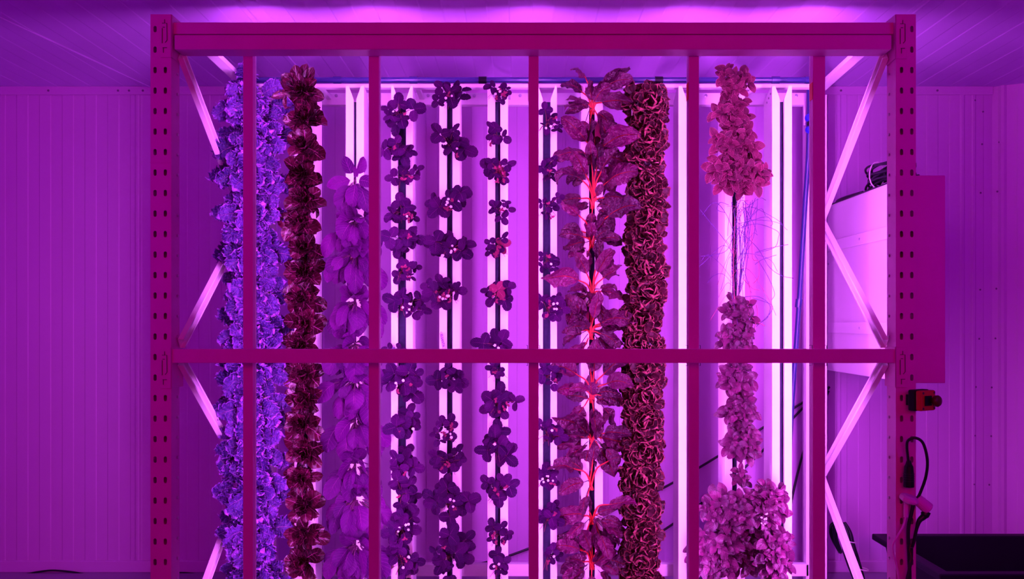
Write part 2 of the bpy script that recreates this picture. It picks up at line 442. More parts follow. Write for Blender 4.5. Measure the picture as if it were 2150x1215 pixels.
# ------------------------------------------------------------------ tower frame, pipe
ZT = 4.12
fr = thing('tower_support_frame', (.05, ZR, 0), 'white frame of rails behind the plant towers carrying their tops and feet', 'frame')
xl, xr = -1.213, 1.350
part_box('rear_rail', 'rail_white', fr, (xl, ZR-.02, H(222, ZR)), (xr, ZR+.02, H(197, ZR)))
part_box('rear_rail', 'rail_white', fr, (xl, ZR-.02, H(1207, ZR)), (xr, ZR+.02, H(1182, ZR)))
part_box('front_rail', 'rail_white', fr, (xl, ZT+.09, H(185, ZT+.1)), (xr, ZT+.13, H(177, ZT+.1)))
part_box('post', 'rail_white', fr, (X(1690, ZR), ZR-.02, 0), (X(1700, ZR), ZR+.019, H(197, ZR)))
part_box('post', 'rail_white', fr, (xl, ZR-.019, 0), (xl+.022, ZR+.019, H(197, ZR)))
part_box('corner_bracket', 'rail_white', fr, (X(1684, ZR), ZR-.026, H(265, ZR)), (X(1700, ZR), ZR-.0205, H(205, ZR)), .001)
for px in (552, 655, 865, 960, 1060, 1260, 1590):   # short arms from the front rail back
    part_box('arm', 'rail_white', fr, (X(px, ZT), ZT+.131, H(185, ZT+.1)), (X(px, ZT)+.022, ZR-.021, H(178, ZT+.1)), .001)
for px in (708, 900, 996, 1092, 1295, 1480, 1669):
    m = MB(); m.lathe(np.array([X(px, ZR), ZR-.021, H(203, ZR)]), (0, -1, 0), [(.0075, 0), (.0075, .004), (.004, .006)], 8)
    Part(m, 'bolt', 'steel', fr)
gut = thing('drain_gutter', (.03, ZT, 0), 'white drain gutter on the floor under the feet of the plant towers', 'gutter')
m = MB(); gx0, gx1 = X(505, ZT), X(1680, ZT)
m.extrude([(ZT-.05, .0), (ZT+.19, .0), (ZT+.19, .10), (ZT+.18, .10), (ZT+.18, .012), (ZT-.04, .012), (ZT-.04, .10), (ZT-.05, .10)], gx0, gx1, axis=0)
Part(m, 'trough', 'rail_white', gut, bevel=.002)
pipe = thing('irrigation_pipe', (.03, ZT+.09, EYE+1.06), 'dark blue irrigation pipe running level above the tower tops', 'pipe')
ZP = ZT+.11
m = MB(); zz = H(168, ZP); m.tube([(X(538, ZP), ZP, zz), (0, ZP, zz), (X(1700, ZP), ZP, zz)], .0125, 14)
Part(m, 'pipe', 'pipe_blue', pipe, smooth=False)
for px in (700, 860, 1005, 1310, 1375, 1620, 1690):
    m = MB(); m.tube([(X(px, ZP), ZP, zz), (X(px, ZP)+.035, ZP, zz)], .0155, 14); Part(m, 'coupling', 'black_plastic' if px % 2 else 'pipe_blue', pipe)

# ------------------------------------------------------------------ towers
TW = [(541, 44, 12), (640, 44, 12), (745, 38.5, 6), (844, 46, 17), (944, 43, 12), (1045, 43, 11), (1148, 43, 16), (1243, 46, 12), (1348, 44, 12), (1446, 43, 9), (1543, 42, 11), (1642, 42, 9)]
crop = ['leftmost tower, thick with curly kale', 'second tower from the left, covered in dark red romaine', 'narrow-slotted tower whose lower part carries pak choi',
        'wide-slotted strawberry tower just right of the pak choi', 'strawberry tower with its plant tag, second of the strawberry towers', 'strawberry tower just left of the middle light bar',
        'strawberry tower right behind the middle light bar', 'tower holding the red-stalked chard', 'tower packed with brown-red frilly lettuce',
        'empty tower half hidden behind the light bar right of the frilly lettuce', 'tower with basil and bare dried stems at its middle', 'rightmost empty tower with a dark slot running its full height']
for (cx, w, sl), nm in zip(TW, crop):
    xc = X(cx, ZT); hw = w/2*ZT/F; hs = sl/2*ZT/F; z0 = .014; z1 = H(180, ZT); D = .14; t = .004
    r = thing('plant_tower', (xc, ZT, .012), 'white '+nm if len(nm.split()) < 16 else nm, 'plant tower', 'white vertical growing towers')
    m = MB()
    for s in (-1, 1):
        # front lip with the corner cut towards the slot
        pl = [(xc+s*hs, z0), (xc+s*hw, z0), (xc+s*hw, z1), (xc+s*(hs+.019), z1), (xc+s*(hs+.017), z1-.01), (xc+s*hs, z1-.058)]
        if s < 0: pl = pl[::-1]
        m.extrude(pl, ZT, ZT+t, axis=1)
        # side wall with its back corner cut down
        sd = [(ZT+t, z0), (ZT+D, z0), (ZT+D, z1-.04), (ZT+.05, z1-.006), (ZT+t, z1)]
        xx = sorted([xc+s*hw, xc+s*(hw-t)])
        m.extrude(sd, xx[0], xx[1], axis=0)
        # return lip into the slot
        xx = sorted([xc+s*hs, xc+s*(hs+.003)])
        m.box((xx[0], ZT+t, z0), (xx[1], ZT+.018, z1-.06))
    m.box((xc-hw+t, ZT+D-t, z0), (xc+hw-t, ZT+D, z1-.04))
    Part(m, 'channel', 'tower_white', r, bevel=.0012)
    m = MB(); rr = random.Random(int(cx))
    n = 60; zz_ = np.linspace(z0+.002, z1-.065, n); xx_ = np.linspace(xc-hw+t+.001, xc+hw-t-.001, 7)
    V = np.array([[(x, ZT+.022+rr.uniform(-.003, .003), z) for x in xx_] for z in zz_]); m.grid(V)
    m.box((xc-hw+t+.001, ZT+.028, z0+.002), (xc+hw-t-.001, ZT+D-t-.001, z1-.065))
    Part(m, 'growing_foam', 'foam_black', r)
    if cx > 1600 or cx in (745,):
        for q in (0, 1, 2):
            m = MB(); m.lathe(np.array([xc-hw-.0005, ZT+.02+.03*q, z1-.03-.012*q]), (-1, 0, 0), [(.005, 0), (.004, .003)], 8); Part(m, 'rivet', 'steel', r)

# ------------------------------------------------------------------ plants
A = unit([0, -1, .12])            # outward from the towers
UPV = np.array([0, 0, 1.]); RT = np.array([1., 0, 0])
UP2 = unit(UPV-A*np.dot(UPV, A))
def dirs(phi, th):
    """phi: clock angle in the tower plane (0 = right, pi/2 = up); th: tilt from the outward axis"""
    r = math.cos(phi)*RT+math.sin(phi)*UP2
    return unit(math.cos(th)*A+math.sin(th)*r), unit(math.sin(th)*A-math.cos(th)*r)
G = np.array([0, 0, -1.])
def leaf(mb, rg, base, d, n, L, W, a=1., b=.6, nv=8, nu=3, droop=0., bend=0., cup=0., ruf=0., rf=5., lobe=0., lf=6., tip=0., wave=0., twist=0., wmin=.06, quad=1.6):
    d = unit(d); n = unit(n-d*np.dot(n, d)); p = np.array(base, float)
    t = np.linspace(0, 1, nv+1); w = np.maximum(np.sin(PI*np.clip(t, 0, 1)**a)**b, wmin*(1-t)+.0) * W/2
    u = np.linspace(-1, 1, 2*nu+1); au = np.abs(u)
    ph = [rg.uniform(0, 6.28) for _ in range(6)]; out = np.empty((nv+1, 2*nu+1, 3)); ds = L/nv; r = rg.random()
    for j in range(nv+1):
        s = np.cross(d, n); tt = t[j]
        if twist: 
            c, q = math.cos(twist/nv), math.sin(twist/nv); n = unit(n*c+s*q); s = np.cross(d, n)
        ww = w[j]*(1+lobe*(math.sin(lf*2*PI*tt+ph[0])+.6*math.sin(lf*1.7*2*PI*tt+ph[1])))
        env = min(1., tt*4)
        off = cup*W*(au**quad)*w[j]/(W/2+1e-9)
        if ruf:
            side = np.where(u > 0, ph[2], ph[3])
            off = off+ruf*W*env*(au**2)*(np.sin(2*PI*rf*tt+side+u)+.6*np.sin(2*PI*rf*1.9*tt+2*side))
        if tip:
            off = off+tip*W*(tt**3)*np.sin(rf*1.3*PI*u+ph[4])
        if wave: off = off+wave*W*math.sin(2*PI*1.3*tt+ph[5])*(.4+.6*au)
        out[j] = p+s[None, :]*(u*ww)[:, None]+n[None, :]*off[:, None]
        if ruf or tip:   # frills also wander sideways
            out[j] += d[None, :]*((ruf+tip)*W*.5*(au**2)*np.cos(2*PI*rf*tt*1.3+ph[4]+3*u))[:, None]*env
        p = p+d*ds; d = unit(d+G*droop/nv-n*bend/nv); n = unit(n-d*np.dot(n, d))
    at = np.empty_like(out); at[..., 0] = u[None, :]; at[..., 1] = t[:, None]; at[..., 2] = r
    mb.grid(out, at)
    return p
def stalk(mb, base, d, L, r0, r1, droop=0., k=5, n=6):
    p = np.array(base, float); d = unit(d); pts = [p]
    for i in range(n):
        p = p+d*L/n; pts.append(p); d = unit(d+G*droop/n)
    mb.tube(pts, np.linspace(r0, r1, n+1), k); return p, d
def base_pt(px, py, Z=None): return P(px, py, ZT+.014 if Z is None else Z)

ordn = ['topmost', 'second from the top', 'third from the top', 'fourth from the top', 'fifth from the top', 'sixth from the top', 'seventh from the top', 'eighth from the top',
        'ninth from the top', 'tenth from the top', 'eleventh from the top', 'twelfth from the top', 'thirteenth from the top', 'fourteenth from the top', 'fifteenth from the top',
        'sixteenth from the top', 'seventeenth from the top', 'eighteenth from the top', 'nineteenth from the top', 'twentieth from the top', 'twenty-first from the top']

# --- kale
def kale(px, py, i, n, hwL, hwR):
    rg = random.Random(500+i); b = base_pt(px, py)
    r = thing('curly_kale', b, 'curly blue-violet kale plant with frilled leaves, %s on the leftmost tower' % (ordn[i] if i < n-1 else 'lowest'), 'kale', 'curly kale plants on the leftmost tower')
    lv = MB(); st = MB()
    k = 24
    for q in range(k):
        f = q/(k-1.)
        phi = 2*PI*q*.381966+rg.uniform(-.3, .3); th = .30+1.15*f+rg.uniform(-.1, .1)
        left = math.cos(phi) < 0
        reach = (hwL if left else hwR)/55.
        d, n_ = dirs(phi, th)
        e, d2 = stalk(st, b, d, (.03+.045*f)*(1+(reach-1)*abs(math.cos(phi))), .004, .003, .25)
        n2 = unit(n_*.5+A*.7+np.array([rg.uniform(-.6, .6), 0, rg.uniform(-.5, .5)]))
        L = rg.uniform(.075, .125)
        leaf(lv, rg, e, unit(d2+UP2*rg.uniform(-.3, .3)), n2, L, L*rg.uniform(.66, .86), a=.95, b=.42, nv=34, nu=7, droop=rg.uniform(.3, 1.2), bend=rg.uniform(0, .9),
             cup=rg.uniform(-.05, .15), ruf=rg.uniform(.10, .16), rf=rg.uniform(5.5, 7.5), lobe=.10, lf=rg.uniform(6, 9), wave=.07, twist=rg.uniform(-.5, .5))
    Part(lv, 'leaves', 'kale_leaf', r, smooth=True); Part(st, 'stems', 'stem_pale', r, smooth=True)
KY = [222, 300, 378, 456, 534, 615, 695, 778, 860, 945, 1030, 1115, 1200]
KL = [72, 60, 82, 85, 70, 62, 60, 62, 68, 66, 88, 70, 62]
for i, y in enumerate(KY): kale(537, y, i, len(KY), KL[i]*.95, 60)

# --- red romaine
def romaine(px, py, i, n, size, big=False):
    rg = random.Random(900+i); b = base_pt(px, py)
    lab = 'dark red romaine with tall upright leaves at the very top of its tower' if big else 'glossy dark red romaine head, %s on the red romaine tower' % (ordn[i] if i < n-1 else 'lowest')
    r = thing('red_romaine', b, lab, 'lettuce', 'red romaine heads on the second tower')
    lv = MB(); st = MB(); st.lathe(b, A, [(.012, -.004), (.013, .02), (.008, .045)], 8)
    k = 24
    for q in range(k):
        f = q/(k-1); phi = q*2.39996+rg.uniform(-.45, .45); th = .15+1.2*f+rg.uniform(-.15, .15)
        d, n_ = dirs(phi, th)
        L = size*(.052+.040*f)*rg.uniform(.88, 1.12)
        if abs(math.sin(phi)) > .75 and f > .5: L *= .85
        leaf(lv, rg, b+A*(.05*(1-f)+.005)+RT*rg.uniform(-.008, .008)+UP2*rg.uniform(-.008, .008), d, unit(n_+RT*rg.uniform(-.35, .35)+UP2*rg.uniform(-.35, .35)), L, L*rg.uniform(.55, .75), a=1.5, b=.6, nv=10, nu=4, droop=rg.uniform(0, .5)*f, bend=rg.uniform(-.5, .5)+.3*f, cup=rg.uniform(.15, .38), ruf=.025, rf=2.5, wave=.05, wmin=.25, twist=rg.uniform(-.4, .4))
    if big:
        for (ax, ay, L, W) in ((-38, 42, .12, .058), (-12, 48, .125, .06), (6, 52, .13, .055), (20, 45, .125, .05), (-62, -4, .135, .04), (55, -8, .105, .055), (30, 30, .09, .05), (-20, 22, .09, .055)):
            d = unit(RT*ax+UP2*ay+A*22); n_ = unit(A-.2*unit(RT*ax+UP2*ay)+RT*rg.uniform(-.3, .3))
            leaf(lv, rg, b+A*.02, d, n_, L, W, a=1.35, b=.6, nv=10, nu=4, droop=.3, bend=.4, cup=.22, ruf=.02, wave=.04, wmin=.2)
    Part(lv, 'leaves', 'romaine_leaf', r, smooth=True); Part(st, 'core', 'stem_pale', r, smooth=True)
RY = [200, 258, 314, 372, 424, 474, 524, 576, 628, 680, 728, 786, 838, 892, 946, 1002, 1060, 1118, 1176]
for i, y in enumerate(RY): romaine(641+(-4, 4, 2, -2, 3)[i % 5], y, i, len(RY), 1.25 if i in (1, 2, 3) else 1.14, big=(i == 0))

# --- pak choi
def pakchoi(px, py, i, n, specs):
    rg = random.Random(1300+i); b = base_pt(px, py)
    r = thing('pak_choi', b, 'pak choi with big smooth oval purple leaves, %s on its tower' % (ordn[i] if i < n-1 else 'lowest'), 'pak choi', 'pak choi plants on the third tower')
    lv = MB(); st = MB()
    if i: specs = specs+[(rg.uniform(170, 370), rg.uniform(.06, .12), .03+.03*rg.random(), rg.uniform(.35, 1.35), .9) for _ in range(13)]+[(rg.uniform(50, 130), .10, .01, rg.uniform(.7, 1.2), .3) for _ in range(4)]+[(a_, .12, .085, 1.2, 1.5) for a_ in (-15, -35, 196)]
    for (phi, L, pet, th, dr) in specs:
        phi = math.radians(phi)+(rg.uniform(-.12, .12) if i == 0 else rg.uniform(-.4, .4)); th += rg.uniform(-.15, .15); pet *= rg.uniform(.7, 1.35)
        if i and rg.random() < .08: continue
        d, n_ = dirs(phi, th)
        e, d2 = stalk(st, b+RT*rg.uniform(-.006, .006), d, pet, .0045, .003, dr*.6)
        L *= rg.uniform(.8, 1.12) if i else 1.
        leaf(lv, rg, e, d2, unit(n_*.6+A*.8+RT*rg.uniform(-.7, .7)), L, L*rg.uniform(.50, .72), a=1.0, b=.58, nv=12, nu=4, droop=dr*rg.uniform(.9, 1.5), bend=rg.uniform(0, .5), cup=rg.uniform(-.28, .06), wave=.03, ruf=.008, rf=1.5, wmin=.1)
    Part(lv, 'leaves', 'bokchoy_leaf', r, smooth=True); Part(st, 'stalks', 'stem_green', r, smooth=True)
top = [(118, .100, .012, 1.0, -.1), (62, .100, .014, 1.0, -.1), (95, .06, .01, .7, .1), (185, .105, .02, 1.0, .2), (-8, .10, .02, 1.0, .2), (-80, .125, .02, .8, .7), (-125, .12, .045, 1.1, .9), (-45, .12, .045, 1.1, .9), (-100, .11, .03, .6, 1.0), (210, .12, .055, 1.2, 1.2)]
mid = [(-90, .13, .02, .6, 1.6), (-60, .125, .045, .8, 1.5), (-125, .125, .045, .8, 1.5), (205, .12, .055, 1.1, 1.4), (-20, .12, .055, 1.1, 1.4), (-75, .12, .05, .9, 1.3), (160, .10, .055, 1.1, 1.5), (25, .10, .055, 1.1, 1.5), (90, .10, .03, .9, 1.0), (-105, .11, .06, .5, 1.9), (130, .09, .03, .8, 1.1), (50, .09, .03, .8, 1.1), (186, .11, .07, 1.25, 1.0), (-6, .11, .07, 1.25, 1.0)]
PY = [378, 462, 545, 630, 715, 800, 885, 970, 1055, 1140, 1225]
for i, y in enumerate(PY): pakchoi(747, y+(0, 5, -8, 4, 9, -3)[i % 6], i, len(PY), top if i == 0 else mid)

# --- strawberries
def flower(mb, c, n, r, rg):
    n = unit(n); ref = unit(np.cross(n, UPV)); w = np.cross(n, ref)
    for k in range(5):
        a = 2*PI*k/5+rg.random()*.2; d = math.cos(a)*ref+math.sin(a)*w
        leaf(mb, rg, c+d*r*.15, unit(d+n*.3), n, r*.85, r*.8, a=1.1, b=.5, nv=4, nu=1, cup=.1)
    mb.lathe(c, n, [(r*.22, 0), (r*.18, r*.18), (0, r*.25)], 6)
def strawberry(px, py, hw, hh, seed, label, group, fl=2, red=0, old=0, slotx=None):
    rg = random.Random(seed); sx = slotx if slotx else px; b = base_pt(sx, py+hh*.25)
    r = thing('strawberry_plant', b, label, 'strawberry plant', group)
    lv = MB(); st = MB(); fw = MB(); ol = MB()
    s = ZT/F*.965; cpos = P(px, py, ZT-.045)
    k = max(4, int(2.6+hw*hh/250.)); a0 = rg.uniform(0, 6.28)
    for q in range(k):
        a = a0+2*PI*q/k+rg.uniform(-.8, .8); rad = rg.uniform(.38, .80) if q % 4 else rg.uniform(.05, .3)
        ctr = cpos+RT*math.cos(a)*rad*hw*s+UPV*math.sin(a)*rad*hh*s+np.array([0, rg.uniform(-.03, .03), 0])
        # petiole
        mid_ = (b+ctr)/2+np.array([0, -.015, .008]); pts = spline([b, mid_, ctr], 4); st.tube(pts, np.linspace(.0016, .0010, len(pts)), 5)
        out = unit(ctr-b+A*.001); outp = unit(out-A*np.dot(out, A))
        n_ = unit(A*1.0+outp*rg.uniform(-.9, .5)+UP2*rg.uniform(-.4, .8)+RT*rg.uniform(-.6, .6))
        sz = rg.uniform(.031, .054)*min(1.15, max(.72, hw/38.))
        M_ = ol if q < old else lv
        d0 = unit(outp*1.0+RT*rg.uniform(-.4, .4)+UP2*rg.uniform(-.4, .2))
        s_ = np.cross(d0, n_)
        for da in (0, 1.75, -1.75):
            dd = unit(d0*math.cos(da)+s_*math.sin(da))
            leaf(M_, rg, ctr+dd*.002, dd, unit(n_+dd*rg.uniform(-.35, .1)), sz*(1 if da == 0 else .92), sz*rg.uniform(.72, .98), a=.92, b=.45, nv=16, nu=3, droop=rg.uniform(0, .35), bend=rg.uniform(-.1, .5), cup=rg.uniform(-.15, .22), ruf=.015, rf=7, lobe=.055, lf=7.0)
    for q in range(fl):
        c = P(px+rg.uniform(-.35, .35)*hw, py+rg.uniform(-.15, .5)*hh, ZT-.085); st.tube(spline([b, (b+c)/2+np.array([0, 0, .01]), c], 3), .0010, 5)
        flower(fw, c, A+RT*rg.uniform(-.4, .4)+UP2*rg.uniform(-.3, .3), rg.uniform(.005, .0072), rg)
    for q in range(red):
        c = P(px+rg.uniform(-.4, .4)*hw, py+rg.uniform(-.2, .8)*hh, ZT-.075); st.tube(spline([b, (b+c)/2+np.array([0, 0, .015]), c], 3), .0011, 5)
        d, n_ = dirs(rg.uniform(0, 6.28), rg.uniform(.5, 1.3))
        for w in range(3): leaf(ol, rg, c, dirs(rg.uniform(0, 6.28), 1.)[0], A, rg.uniform(.010, .019), .009, nv=5, nu=2, cup=.1, bend=.3)
    for q in range(3):   # runners and thin stray stems
        a = rg.uniform(3.6, 5.8); c = b+RT*math.cos(a)*.05+UPV*math.sin(a)*.045-np.array([0, rg.uniform(.01, .05), 0])
        st.tube(spline([b, (b+c)/2+np.array([0, -.02, .006]), c], 3), .0010, 5)
    Part(lv, 'leaves', 'strawberry_leaf', r, smooth=True); Part(st, 'stems', 'stem_red', r, smooth=True)
    if fw.n: Part(fw, 'flowers', 'petal', r, smooth=True)
    if ol.n: tag(Part(ol, 'faded_leaves', 'strawberry_old', r, smooth=True), 'reddened small leaves')
S4 = [(838,238,44,34),(836,312,46,24),(851,368,36,30),(850,442,36,28),(847,500,42,30),(852,562,30,32),(858,638,44,30),(838,738,30,16),(845,800,46,42),(853,885,44,34),(846,968,40,32),(850,1032,38,40),(842,1103,50,44),(847,1172,42,38),(846,1240,40,34)]
S5 = [(946,203,38,34),(945,300,44,40),(945,420,44,30),(942,517,46,40),(930,612,44,34),(942,790,42,32),(938,900,32,38),(940,965,38,36),(948,1050,50,46),(950,1156,50,48),(946,1245,44,36)]
S6 = [(1048,190,28,24),(1041,284,34,24),(1044,357,36,36),(1046,437,26,28),(1048,517,30,26),(1050,610,36,28),(1040,724,44,20),(1043,775,22,16),(1051,842,42,32),(1044,935,46,40),(1048,1026,38,36),(1046,1115,30,34),(1045,1185,22,26)]
S7 = [(1155,252,26,36),(1152,352,26,38),(1156,432,28,32),(1155,545,28,24),(1162,640,34,36),(1158,785,32,28),(1156,903,30,32),(1150,1000,34,24),(1152,1012,26,18),(1155,1085,32,30),(1156,1165,26,28)]
S7 = [q for q in S7 if q != (1152,1012,26,18)]
gname = ['tower beside pak choi', 'second strawberry tower', 'third strawberry tower', 'tower behind middle bar']
flw = {1: {2: 5, 3: 6, 4: 4, 0: 3, 1: 3, 6: 3, 8: 4}, 0: {12: 5, 6: 4, 8: 3, 13: 3}, 2: {0: 3, 12: 2, 6: 2}, 3: {7: 7, 4: 4, 0: 2}}
redd = {2: {2: 6, 4: 5, 5: 4, 0: 4, 8: 4, 11: 4, 10: 3}, 1: {4: 7, 2: 4, 6: 6, 7: 3}, 0: {2: 2, 3: 4, 8: 3, 5: 3}, 3: {4: 3, 2: 2}}
for t, (S, cx) in enumerate(zip((S4, S5, S6, S7), (844, 944, 1045, 1148))):
    for i, (x, y, hw, hh) in enumerate(S):
        fl = flw[t].get(i, 1 if i % 3 == 0 else 0); rd = redd[t].get(i, 1)
        lab = 'strawberry plant%s, %s on %s' % (' with white flowers' if fl > 1 else (' with reddened leaves' if rd > 3 else ' with round serrated leaves'), ordn[i] if i < len(S)-1 else 'lowest', gname[t])
        strawberry(x, y, hw, hh, 2000+100*t+i, lab, 'strawberry plants in the tower slots', fl, rd, 1 if (t, i) in ((2, 2), (2, 4), (2, 5)) else 0, slotx=cx)

# --- chard
def chard(px, py, i, n, leaves):
    rg = random.Random(3000+i); b = base_pt(px, py)
    r = thing('red_stemmed_chard', b, 'chard with bright red stalks and crinkled leaves, %s on its tower' % (ordn[i] if i < n-1 else 'lowest'), 'chard', 'chard plants on the tower right of the strawberries')
    lv = MB(); st = MB()
    nm_ = len(leaves); fs = MB(); leaves = leaves+[(rg.uniform(-60, 55), rg.uniform(-35, 45), rg.uniform(.01, .05), rg.uniform(.06, .10), rg.uniform(.3, 1.1)) for _ in range(9 if i not in (8,) else 2)]
    for li, (dx, dy, pl, L, droop) in enumerate(leaves):
        # stalk aims towards an offset (photo pixels) from the site
        v = RT*dx+UPV*dy; rad = np.linalg.norm(v); d = unit(v/rad*.9+A*rg.uniform(.25, .6))
        pl = pl*rg.uniform(1.0, 1.35)+.008; vv = v/rad+RT*rg.uniform(-.15, .15); mn = li < nm_; e = b+(vv*(.72 if mn else .9)+UP2*(.42 if mn and dy > -10 else 0))*pl+A*pl*rg.uniform(.3, .6)
        md = b+UP2*pl*.52+vv*pl*.22+A*pl*.3; sp = spline([b+RT*rg.uniform(-.012, .012), md, e], 5); (st if mn else fs).tube(sp, np.linspace(.0050, .0028, len(sp))*(1 if mn else .5), 6); d2 = unit(e-md+vv*.01)
        n_ = unit(A*1.0-v/rad*rg.uniform(-.2, .7)+RT*rg.uniform(-.8, .8)+UP2*rg.uniform(-.1, .7))
        L *= rg.uniform(1.05, 1.35); W = L*rg.uniform(.42, .60)
        # the red rib runs on into the blade
        leaf(lv, rg, e, d2, n_, L, W, a=.88, b=.62, nv=16, nu=5, droop=droop*1.2, bend=rg.uniform(-.2, 1.1), cup=rg.uniform(-.2, .35), ruf=.07, rf=rg.uniform(2, 3.5), wave=.11, lobe=.05, lf=3, twist=rg.uniform(-1.2, 1.2))
        if mn: stalk(st, e, d2, L*.10, .0025, .0012, droop*.25, k=5, n=3)
    Part(lv, 'leaves', 'chard_leaf', r, smooth=True); Part(st, 'red_stalks', 'stem_chard', r, smooth=True); Part(fs, 'thin_stems', 'stem_dark', r, smooth=True)
CH = [
 (1243, 240, [(-60, 75, .075, .10, .5), (-38, 88, .10, .085, .8), (18, 70, .05, .09, .5), (45, 66, .085, .13, .9), (75, 25, .05, .13, .6), (-10, -30, .02, .13, .8), (-30, 30, .03, .09, .5), (30, -20, .03, .10, .9), (0, 60, .04, .08, .2), (68, 55, .08, .10, .8)]),
 (1246, 345, [(-50, 20, .04, .13, 1.0), (-30, 55, .06, .12, .6), (0, 50, .03, .13, .3), (40, 45, .05, .13, .8), (60, 10, .04, .12, 1.), (-55, -20, .03, .09, .6), (15, -40, .02, .10, 1.), (50, 80, .05, .08, .3)]),
 (1245, 438, [(-28, 70, .11, .10, .5), (-12, 75, .13, .09, .3), (8, 75, .12, .10, .3), (25, 70, .11, .10, .6), (50, 60, .09, .12, .9), (-55, 55, .10, .12, .9), (-55, 15, .05, .10, .8), (35, 15, .04, .10, .8), (-5, -30, .02, .09, .8)]),
 (1243, 520, [(-40, 60, .09, .08, .4), (48, 55, .10, .12, .9), (-55, 35, .07, .085, .6), (55, 15, .05, .09, .8), (-35, 20, .04, .09, .6), (20, 40, .05, .08, .5), (-20, -20, .02, .11, .9), (30, -25, .02, .11, .9)]),
 (1243, 632, [(-15, 60, .09, .09, .4), (5, 62, .10, .09, .3), (22, 55, .08, .09, .6), (-60, 40, .07, .13, 1.), (-58, 0, .03, .10, .6), (60, 15, .05, .11, .5), (45, 55, .08, .09, .7), (-30, -25, .02, .10, .8), (30, -15, .02, .10, .9)]),
 (1240, 712, [(-35, 60, .06, .12, .6), (-10, 70, .08, .11, .3), (20, 68, .07, .11, .4), (75, 50, .07, .13, .9), (-70, 15, .05, .07, .3), (55, -5, .04, .09, .8), (-35, -25, .02, .10, .9), (40, 25, .05, .10, .7)]),
 (1243, 845, [(-50, 60, .09, .12, .6), (-20, 70, .09, .10, .3), (12, 72, .09, .11, .3), (40, 62, .09, .12, .6), (60, 40, .07, .11, .9), (-60, 25, .06, .09, .5), (35, 5, .04, .09, .8), (-25, -10, .03, .13, .9), (5, -20, .02, .11, .8)]),
 (1243, 935, [(-70, 22, .05, .14, .3), (-85, -5, .06, .12, .4), (-20, 35, .03, .14, 1.), (55, 25, .05, .10, .6), (75, 5, .05, .14, .3), (10, 50, .03, .11, .4), (-40, 50, .05, .11, .7), (45, -20, .03, .12, .7), (-20, -30, .02, .12, .9), (20, -30, .02, .08, .9)]),
 (1240, 1028, [(-50, 32, .09, .12, .2), (-25, 40, .06, .08, .5), (10, 60, .09, .08, .2), (45, 50, .10, .06, .8), (-10, -20, .02, .08, .7)]),
 (1243, 1100, [(-35, 20, .04, .11, .9), (-60, 5, .05, .09, .6), (70, 32, .11, .10, .3), (30, 30, .04, .07, .8), (-15, 45, .04, .08, .3), (20, -30, .03, .10, .9), (-30, -30, .03, .10, .9)]),
 (1242, 1195, [(-45, 55, .08, .11, .8), (-20, 60, .07, .10, .5), (10, 62, .08, .10, .5), (35, 55, .07, .11, .8), (-70, 50, .08, .11, .6), (45, 20, .05, .09, .8), (-45, 10, .04, .10, .8), (0, -10, .02, .09, .9)]),
]
for i, (x, y, l) in enumerate(CH): chard(x, y, i, len(CH), l)

# --- frilly lettuce
def frilly(px, py, i, n, sc, pale=0.):
    rg = random.Random(4000+i); b = base_pt(px, py)
    r = thing('frilly_lettuce', b, 'compact frilly brown-red lettuce with pale rims, %s on its tower' % (ordn[i] if i < n-1 else 'lowest'), 'lettuce', 'frilly lettuce heads on one tower')
    lv = MB(); st = MB(); st.lathe(b, A, [(.020, -.004), (.032, .015), (.030, .035), (.012, .05)], 10)
    k = 120
    for q in range(k):
        f = (q+.5)/k; th = math.acos(1-f*1.02); phi = q*2.39996
        d, n_ = dirs(phi, min(th, 1.6)); d, _ = dirs(phi+rg.uniform(-.2, .2), min(th+rg.uniform(-.15, .15), 1.65))
        r_ = unit(d-A*np.dot(d, A))
        rad = sc*np.array([.056*abs(np.dot(d, RT)), .062*abs(np.dot(d, A)), .040*abs(np.dot(d, UP2))]).sum()
        bp = b+d*rad*rg.uniform(.45, .85)
        dd = unit(d+RT*rg.uniform(-.6, .6)+UP2*rg.uniform(-.5, .7)); nn = unit(n_+RT*rg.uniform(-.9, .9)+UP2*rg.uniform(-.9, .9)+A*.3)
        L = sc*rg.uniform(.030, .048)
        leaf(lv, rg, bp, dd, nn, L, L*rg.uniform(1.0, 1.4), a=1.9, b=.5, nv=9, nu=8, bend=rg.uniform(-.4, 1.1), cup=rg.uniform(.1, .35), ruf=.03, rf=2.6, tip=rg.uniform(.07, .13), droop=.1, wmin=.3, lobe=.03, lf=5)
    Part(lv, 'leaves', 'frill_leaf', r, smooth=True); Part(st, 'core', 'stem_dark', r, smooth=True)
FY = [222, 285, 340, 396, 452, 508, 564, 618, 674, 728, 782, 836, 890, 946, 1002, 1058, 1114, 1170, 1225]
for i, y in enumerate(FY): frilly(1348+(6 if i < 8 else 0)+(0, 3, -3)[i % 3]-(4 if i > 12 else 0), y, i, len(FY), 1.08 if i == 0 else 1.0)

